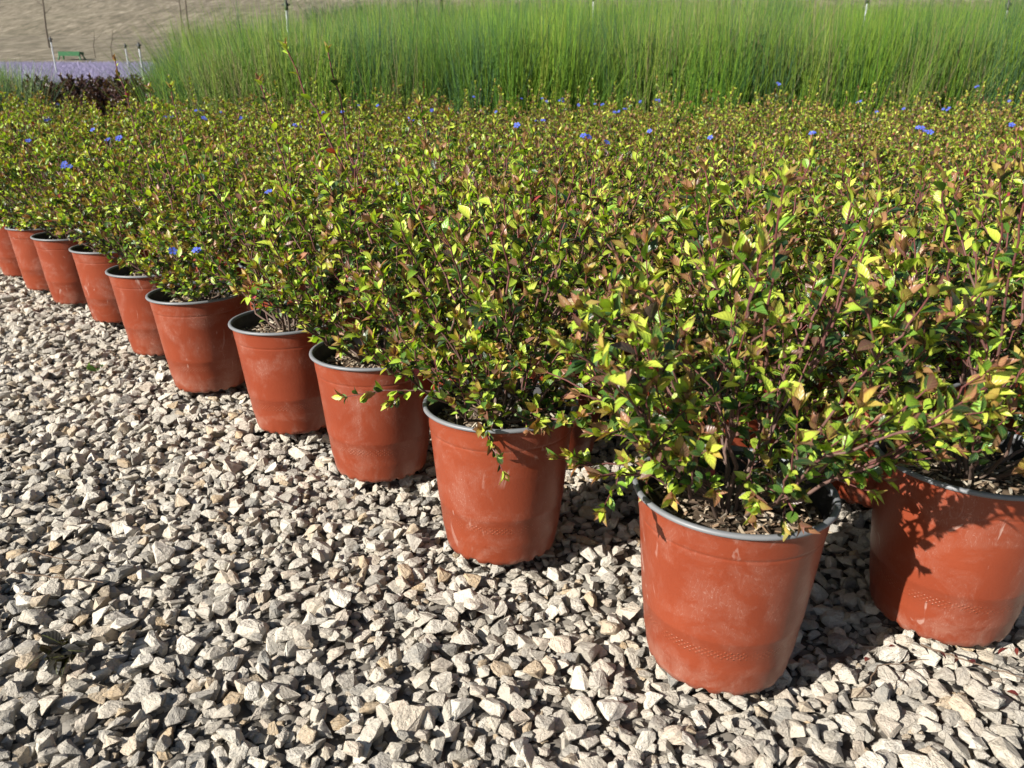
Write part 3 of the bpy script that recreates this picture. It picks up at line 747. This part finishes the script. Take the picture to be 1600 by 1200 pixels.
for (px, py) in [(a, b + (6 if b < 160 else 0)) for q, (a, b) in enumerate(FL) if b > 158 or q % 2]:
    best = None
    for Yd in np.arange(1.2, 6.6, .05):                 # first point where the line of sight meets the crowns' upper surface
        q = at_y(px, py, Yd); k = np.argmin(((centres - q[:2]) ** 2).sum(1)); rho = np.linalg.norm(centres[k] - q[:2])
        top = float(terr(q[0], q[1])) + .245 + .47 * (1 - .42 * (rho / .29) ** 2)
        best = (q, k)
        if q[2] < top and rho < .3: break
    q, k = best
    root = roots[PLANTS[k][:2]]
    qz = min(max(q[2], root.location.z + .46), root.location.z + .78)
    n = 1 + rf.randint(0, 3)
    for a in range(n):
        o = link('flower', FLOWERS[rf.randint(3)], root)
        o.location = (q[0] - root.location.x + rf.normal(0, .013) * a, q[1] - root.location.y + rf.normal(0, .013) * a, qz - root.location.z + rf.normal(0, .006) * a)
        d = Vector((-q[0] * .5 + rf.normal(0, .7), -1.6 + rf.normal(0, .5), 1.6)); o.rotation_euler = d.to_track_quat('Z', 'Y').to_euler()
        o.scale = (rf.uniform(.55, .78) * (1.15 if q[1] > 2.6 else 1),) * 3

# ------------------------------------------------------------------ rushes and beds behind
def clump_mesh(seed, n, h, spread, w, pal, tip=None):
    r = np.random.RandomState(seed)
    st = 5
    a = r.uniform(0, 6.283, n); rho = spread * np.sqrt(r.rand(n)) * .6
    hh = h * (.36 + .70 * r.rand(n) ** 1.15); an = r.uniform(0, 6.283, n); ln = np.abs(r.normal(0, .22, n)) + (r.rand(n) < .10) * .35
    t = np.linspace(0, 1, st)
    base = np.stack([rho * np.cos(a), rho * np.sin(a), 0 * a], 1)
    dirv = np.stack([np.cos(a) * ln + .25 * ln * np.cos(an), np.sin(a) * ln + .25 * ln * np.sin(an), np.ones(n)], 1)
    P = base[:, None] + dirv[:, None] * (hh[:, None] * t[None])[:, :, None]
    P[:, :, 0] += (ln * np.cos(an) * .5 * hh)[:, None] * t ** 2; P[:, :, 1] += (ln * np.sin(an) * .5 * hh)[:, None] * t ** 2
    side = np.stack([-np.sin(an), np.cos(an), 0 * an], 1)
    ww = w * np.array([.8, 1.0, .9, .65, .15]); back = np.stack([np.cos(an), np.sin(an), 0 * an], 1) * .7
    V = np.stack([P - side[:, None] * ww[None, :, None], P + side[:, None] * ww[None, :, None], P + back[:, None] * ww[None, :, None]], 2)     # three-sided stems
    k = np.arange(n)[:, None, None] * st * 3 + np.arange(st - 1)[None, :, None] * 3 + np.arange(3)[None, None]
    k2 = np.arange(n)[:, None, None] * st * 3 + np.arange(st - 1)[None, :, None] * 3 + ((np.arange(3) + 1) % 3)[None, None]
    Fc = np.stack([k, k2, k2 + 3, k + 3], 3).reshape(-1, 4)
    c = np.array(pal)[r.randint(0, len(pal), n)] * r.uniform(.8, 1.2, (n, 1))
    C = np.repeat(np.repeat(c[:, None, None], st, 1), 3, 2)
    if tip is not None: C[:, 2:] = np.array(tip) * r.uniform(.85, 1.15, (n, 1))[:, None, None]
    C = np.concatenate([C, np.ones(C.shape[:3] + (1,))], 3)
    return V.reshape(-1, 3), Fc, C.reshape(-1, 4)
def lib(name, meshes):
    c = bpy.data.collections.new(name)
    for k, me in enumerate(meshes): c.objects.link(bpy.data.objects.new('%s_%02d' % (name, k), me))
    return c
RUSHES = [[(.075, .175, .025), (.12, .25, .025), (.04, .10, .035), (.20, .31, .03)], [(.14, .27, .025), (.22, .37, .025), (.08, .18, .025), (.28, .35, .05)], [(.05, .125, .05), (.08, .165, .055), (.035, .085, .045), (.13, .22, .05)],
          [(.11, .21, .035), (.17, .29, .04), (.26, .33, .06), (.27, .22, .12)], [(.09, .21, .02), (.14, .28, .025), (.05, .13, .03), (.21, .34, .03)], [(.16, .23, .06), (.24, .30, .08), (.30, .24, .13), (.09, .16, .05)]]
def rush_mesh(k):
    V, Fc, C = clump_mesh(40 + k, 430, 1.0, .25, .0029, RUSHES[k]); return mesh_np('rush', V, Fc, M['rush'], {'tint': ('FLOAT_COLOR', C)})
rush_lib = lib('rush_shapes', [rush_mesh(k) for k in range(6)])
rr = np.random.RandomState(31)
pts, scl = [], []
for yy in np.arange(7.3, 12.4, .28):
    for xx in np.arange(-9.5, 10.5, .25):
        p = np.array([xx + rr.normal(0, .06), yy + rr.normal(0, .06)])
        if abs(p[0]) > .72 * p[1] + .8: continue
        u = 800 + F * p[0] * 1.08 / p[1]                # which column of the photograph it stands in
        if u < 18:
            if p[1] > 8.8: continue
            top = 96 + rr.normal(0, 7)
        elif u < 258: continue
        else: top = float(np.interp(u, [258, 290, 350, 420, 520, 640, 800, 1200, 1400, 1600], [112, 84, 60, 42, 30, 20, 8, 4, 12, 14])) + rr.normal(0, 21) + 7 + 12 * math.sin(p[0] * 2.1) * math.sin(p[1] * 1.7 + p[0])
        z = at_y(u, top, p[1])[2]; h = (z - float(terr(*p))) * 1.0
        pts.append((p[0], p[1], float(terr(*p)) - .03)); scl.append((1.0, 1.0, h))
n = len(pts)
g = scatter('rush_grass', np.array(pts), np.stack([np.zeros(n), np.zeros(n), rr.uniform(0, 6.28, n)], 1), np.array(scl), rr.choice([0, 0, 1, 2, 2, 4, 4, 3, 5], n), rush_lib)
tag(g, 'tall dense fine green rushes standing behind the shrub bed', 'rushes', kind='stuff')
pts, scl = [], []
for k in range(260):
    Y_ = rr.uniform(25, 44); u = rr.uniform(500, 1660)
    if 1470 < u < 1570 and rr.rand() < .7: continue
    X_ = (u - 800) / F * Y_ / 1.09; pts.append((X_, Y_, float(terr(X_, Y_)) - .1)); w_ = rr.uniform(2.2, 4.5); scl.append((w_, w_, rr.uniform(.8, 2.0)))
n = len(pts)
g = scatter('hillside_scrub', np.array(pts), np.stack([np.zeros(n), np.zeros(n), rr.uniform(0, 6.28, n)], 1), np.array(scl), rr.choice([2, 2, 0, 5], n), rush_lib)
tag(g, 'dark olive scrub on the slope above the rushes', 'scrub', kind='stuff')
# lilac strip
LIL = [(.36, .34, .50), (.42, .38, .56), (.33, .31, .48)]
lil_lib = lib('lilac_shapes', [mesh_np('lilac', *(lambda q: (q[0], q[1]))(clump_mesh(60 + k, 260, .5, .34, .010, [(.12, .16, .07)], (.30, .275, .42))), M['lilac'],
              {'tint': ('FLOAT_COLOR', clump_mesh(60 + k, 260, .5, .34, .010, [(.12, .16, .07)], (.30, .275, .42))[2])}) for k in range(3)])
pts = []
for yy in np.arange(15.0, 25, .40):
    for xx in np.arange(-22, -4, .40):
        u = 800 + F * xx * 1.085 / yy
        if -60 < u < 236: pts.append((xx + rr.normal(0, .08), yy + rr.normal(0, .08), float(terr(xx, yy)) - .06))
n = len(pts)
g = scatter('lilac_blossom', np.array(pts), np.stack([np.zeros(n), np.zeros(n), rr.uniform(0, 6.28, n)], 1), np.tile([1, 1, .75], (n, 1)), rr.randint(0, 3, n), lil_lib)
tag(g, 'pale lilac blossom strip below the dry hillside', 'flowers', kind='stuff')
# dark purple shrubs
Bd, Ld = grow(3100, Hc=.46, Rc=.36, n_main=16, n_side=8, dark=True, bare=.15)
Ld['size'] = Ld['size'] * 1.5
dbr, dfo = branch_mesh(Bd, 'branches'), foliage_mesh(Ld)
for (px, Yd) in [(46, 8.1), (64, 7.9), (84, 8.4), (104, 7.8), (126, 8.3), (147, 7.9), (168, 8.3), (189, 7.8), (210, 8.3), (228, 7.9), (74, 9.0), (115, 9.1), (157, 9.0), (200, 9.1), (240, 8.8), (95, 9.6), (137, 9.7), (180, 9.6), (222, 9.6)]:
    X = (px - 800) / F * Yd / 1.08
    gz = float(terr(X, Yd))
    root = bpy.data.objects.new('dark_shrub', None); COL.objects.link(root); root.location = (X, Yd, gz - .20)
    tag(root, 'low dark purple leaved shrub in the clump before the lilac strip', 'shrub', 'dark purple shrubs before the lilac strip')
    a = rr.uniform(0, 6.28); zt = at_y(px, 121, Yd)[2]; sz = (zt - gz + .20) / .74
    for nm, me in (('branches', dbr), ('foliage', dfo)):
        o = link(nm, me, root); o.rotation_euler[2] = a; o.scale = (1.15, 1.15, sz); tag(o, kind='stuff')

# ------------------------------------------------------------------ small things on the hillside
def empty(name, loc): o = bpy.data.objects.new(name, None); COL.objects.link(o); o.location = loc; return o
def riser(px, py_top, py_vis, Y, label, r=.012, head=True):
    top = at_y(px, py_top, Y); gz = float(terr(top[0], Y)) - .06
    h = top[2] - gz
    root = empty('sprinkler_riser', (top[0], Y, gz)); tag(root, label, 'sprinkler', 'irrigation risers')
    V, Fc, _ = tubes([np.array([(0, 0, 0), (0, 0, h * .5), (0, 0, h - .10)])], [np.array([r, r, r])], None, 10); link('pipe', mesh_np('pipe', V, Fc, M['white']), root)
    V, Fc = lathe([(.001, h - .10), (r * 1.5, h - .10), (r * 1.7, h - .075), (r * 1.7, h - .03), (r * 1.1, h - .02), (r * 1.1, h), (.001, h)], 12); link('nozzle', mesh_np('nozzle', V, Fc, M['black']), root)
    V, Fc = box(-r * 3.2, r * 3.2, -r * .7, r * .7, h - .055, h - .035); link('arm', mesh_np('arm', V, Fc, M['black']), root)
riser(78, 57, 70, 16.5, 'white irrigation riser beside the green trestle', .012)
riser(216, 66, 80, 14.0, 'white irrigation riser standing where the rushes meet the lilac strip', .014)
riser(195, 68, 80, 19.0, 'thin white irrigation riser over the lilac strip', .014)
riser(446, 0, 55, 9.2, 'tall white irrigation riser rising out of the rushes, below the hillside', .013)
riser(928, -12, 20, 10.5, 'tall white irrigation riser in the middle of the rushes', .010)
riser(1357, -10, 25, 9.5, 'white irrigation riser among the tallest rushes', .012)
riser(1577, 0, 50, 9.0, 'slim white irrigation riser at the pale gap in the rushes', .010)
def sapling(px0, py0, px1, py1, Y, label, r=.03, twigs=0):
    top = at_y(px1, py1, Y); gz = float(terr(top[0], Y)) - .1; b = at_y(px0, py0, Y)
    root = empty('sapling', (b[0], Y, gz)); tag(root, label, 'sapling', 'bare saplings on the hillside')
    o = np.array([b[0], Y, gz]); P = np.array([(0, 0, 0), b - o, (b + top) / 2 - o + np.array([.02, 0, 0]), top - o])
    V, Fc, _ = tubes([P], [np.array([r, r * .9, r * .75, r * .4])], None, 7); link('trunk', mesh_np('trunk', V, Fc, M['stake']), root)
    for k in range(twigs):
        t = .35 + .5 * k / max(1, twigs); s_ = (b - o) * (1 - t) + (top - o) * t; L_ = .35 + .1 * (k % 3)
        e = s_ + np.array([L_ * (-1) ** k, .1, L_ * .9]); V, Fc, _ = tubes([np.array([s_, (s_ + e) / 2 + np.array([0, 0, -.04]), e])], [np.array([r * .4, r * .3, r * .15])], None, 5)
        link('twig', mesh_np('twig', V, Fc, M['stake']), root)
sapling(72, 46, 63, -25, 38, 'thin dark leaning sapling trunk above the green trestle', .045, 3)
sapling(284, 40, 277, -20, 36, 'thin dark sapling trunk on the slope above the rush edge', .03, 2)
sapling(291, 16, 287, -20, 40, 'short dark stake next to a sapling on the slope', .04)
sapling(146, 72, 147, 48, 34, 'faint slender sapling behind the lilac strip', .017, 2)
sapling(173, 74, 176, 46, 34, 'faint forked sapling behind the lilac strip', .017, 3)
sapling(651, 20, 650, -30, 30, 'dark tree trunk showing over the rushes', .10)
sapling(688, 30, 687, -30, 28, 'thicker dark tree trunk showing over the rushes', .11)
sapling(1121, 30, 1120, -30, 28, 'dark tree trunk above the middle of the rushes', .11)
# green trestle
Yt = 33.0; c0 = at_y(96, 92, Yt); c1 = at_y(129, 92, Yt); gz = float(terr(c0[0], Yt)); zt = at_y(112, 81, Yt)[2]; w = c1[0] - c0[0]; hgt = zt - gz
tr = empty('trestle', ((c0[0] + c1[0]) / 2, Yt, gz)); tag(tr, 'green painted trestle standing behind the lilac strip', 'trestle')
V, Fc = merge([box(-w / 2, w / 2, -.18, .18, hgt - .09, hgt), box(-w / 2 + .01, w / 2 - .01, -.20, -.184, hgt - .16, hgt - .092)]); link('top', mesh_np('top', V, Fc, M['green'], smooth=False), tr)
for sx in (-1, 1):
    for sy in (-1, 1):
        V, Fc, _ = tubes([np.array([(sx * (w / 2 - .04), sy * .12, hgt - .091), (sx * (w / 2 + .02), sy * .2, -.05)])], [np.array([.03, .03])], None, 6)
        link('leg', mesh_np('leg', V, Fc, M['green']), tr)

# ------------------------------------------------------------------ litter on the gravel
def litter_leaf(px, py, label, col, s=.022, k=0):
    p = at_z(px, py, .012); me = mesh_np('fallen_leaf', TV[k % 7] * np.array([1, 1, 1]), LF, M['leaf'], {'leaf_tint': ('FLOAT_COLOR', np.tile([*col, 1], (NV, 1))), 'leaf_uv': ('FLOAT_VECTOR', np.concatenate([TUV, np.full((NV, 1), .8)], 1))})
    o = link('fallen_leaf', me); o.location = p; o.scale = (s,) * 3; o.rotation_euler = (rr.normal(0, .4), rr.normal(0, .4), rr.uniform(0, 6.28))
    tag(o, label, 'leaf', 'fallen leaves on the gravel')
for k, (px, py) in enumerate([(1400, 1010), (1452, 1012), (1478, 1030), (1492, 1022), (1525, 1038), (1560, 1022), (1588, 1012), (1592, 1086), (1358, 1028)]):
    litter_leaf(px, py, 'small red fallen leaf on the gravel before the pot beside the corner pot', (.16, .022, .026), rr.uniform(.012, .020), k)
def litter_twig(pix, label, r=.0016, col=(.16, .11, .075), z=.018):
    P = np.array([at_z(px, py, z + rr.normal(0, .003)) for px, py in pix]); o0 = P[0].copy()
    t = np.linspace(0, 1, 14); Q = np.stack([np.interp(t, np.linspace(0, 1, len(P)), P[:, a]) for a in range(3)], 1) - o0 + rr.normal(0, .0012, (14, 3))
    V, Fc, C = tubes([Q], [np.linspace(r, r * .5, 14)], [np.tile([*col, 1], (14, 1))]); o = link('dry_twig', mesh_np('dry_twig', V, Fc, M['stem'], {'tint': ('FLOAT_COLOR', C)})); o.location = o0
    tag(o, label, 'twig', 'dry twigs on the gravel')
litter_twig([(1440, 1008), (1500, 1030), (1598, 1060)], 'long thin dry twig lying before the pot beside the corner pot')
litter_twig([(1340, 1090), (1375, 1040), (1450, 1030)], 'short curved dry twig on gravel between the corner pot and its neighbour', .0013)
litter_twig([(20, 893), (70, 900), (160, 910)], 'dry brown twig lying on open gravel far from the pots', .0018)
litter_twig([(50, 862), (85, 870), (150, 880)], 'second dry brown twig on open gravel beside a longer one', .0014)
# dark dead weed and a small green seedling on the open gravel
def tuft(px, py, name, label, cat, n, s, cols, flat=.5):
    p = at_z(px, py, .012); r = np.random.RandomState(px)
    Ld = dict(pos=r.normal(0, s * .35, (n, 3)) * np.array([1, 1, .2]), d=unit(r.normal(0, 1, (n, 3)) * np.array([1, 1, .35]) + np.array([0, 0, flat])), n=np.tile([0, 0, 1.], (n, 1)) + r.normal(0, .3, (n, 3)),
              size=r.uniform(.6, 1.2, n) * s, shape=r.randint(0, 7, n), col=np.array(cols)[r.randint(0, len(cols), n)], red=np.zeros(n))
    o = link(name, foliage_mesh(Ld, None, name)); o.location = p; tag(o, label, cat)
tuft(152, 577, 'seedling', 'tiny green seedling sprouting from the open gravel', 'seedling', 7, .035, [PAL[3], PAL[4]], .6)
tuft(100, 1015, 'dead_weed', 'flattened black dead weed between gravel stones', 'weed', 26, .035, [(.02, .018, .014), (.035, .028, .02)], .15)
print('plants', len(PLANTS), 'objects', len(bpy.data.objects))
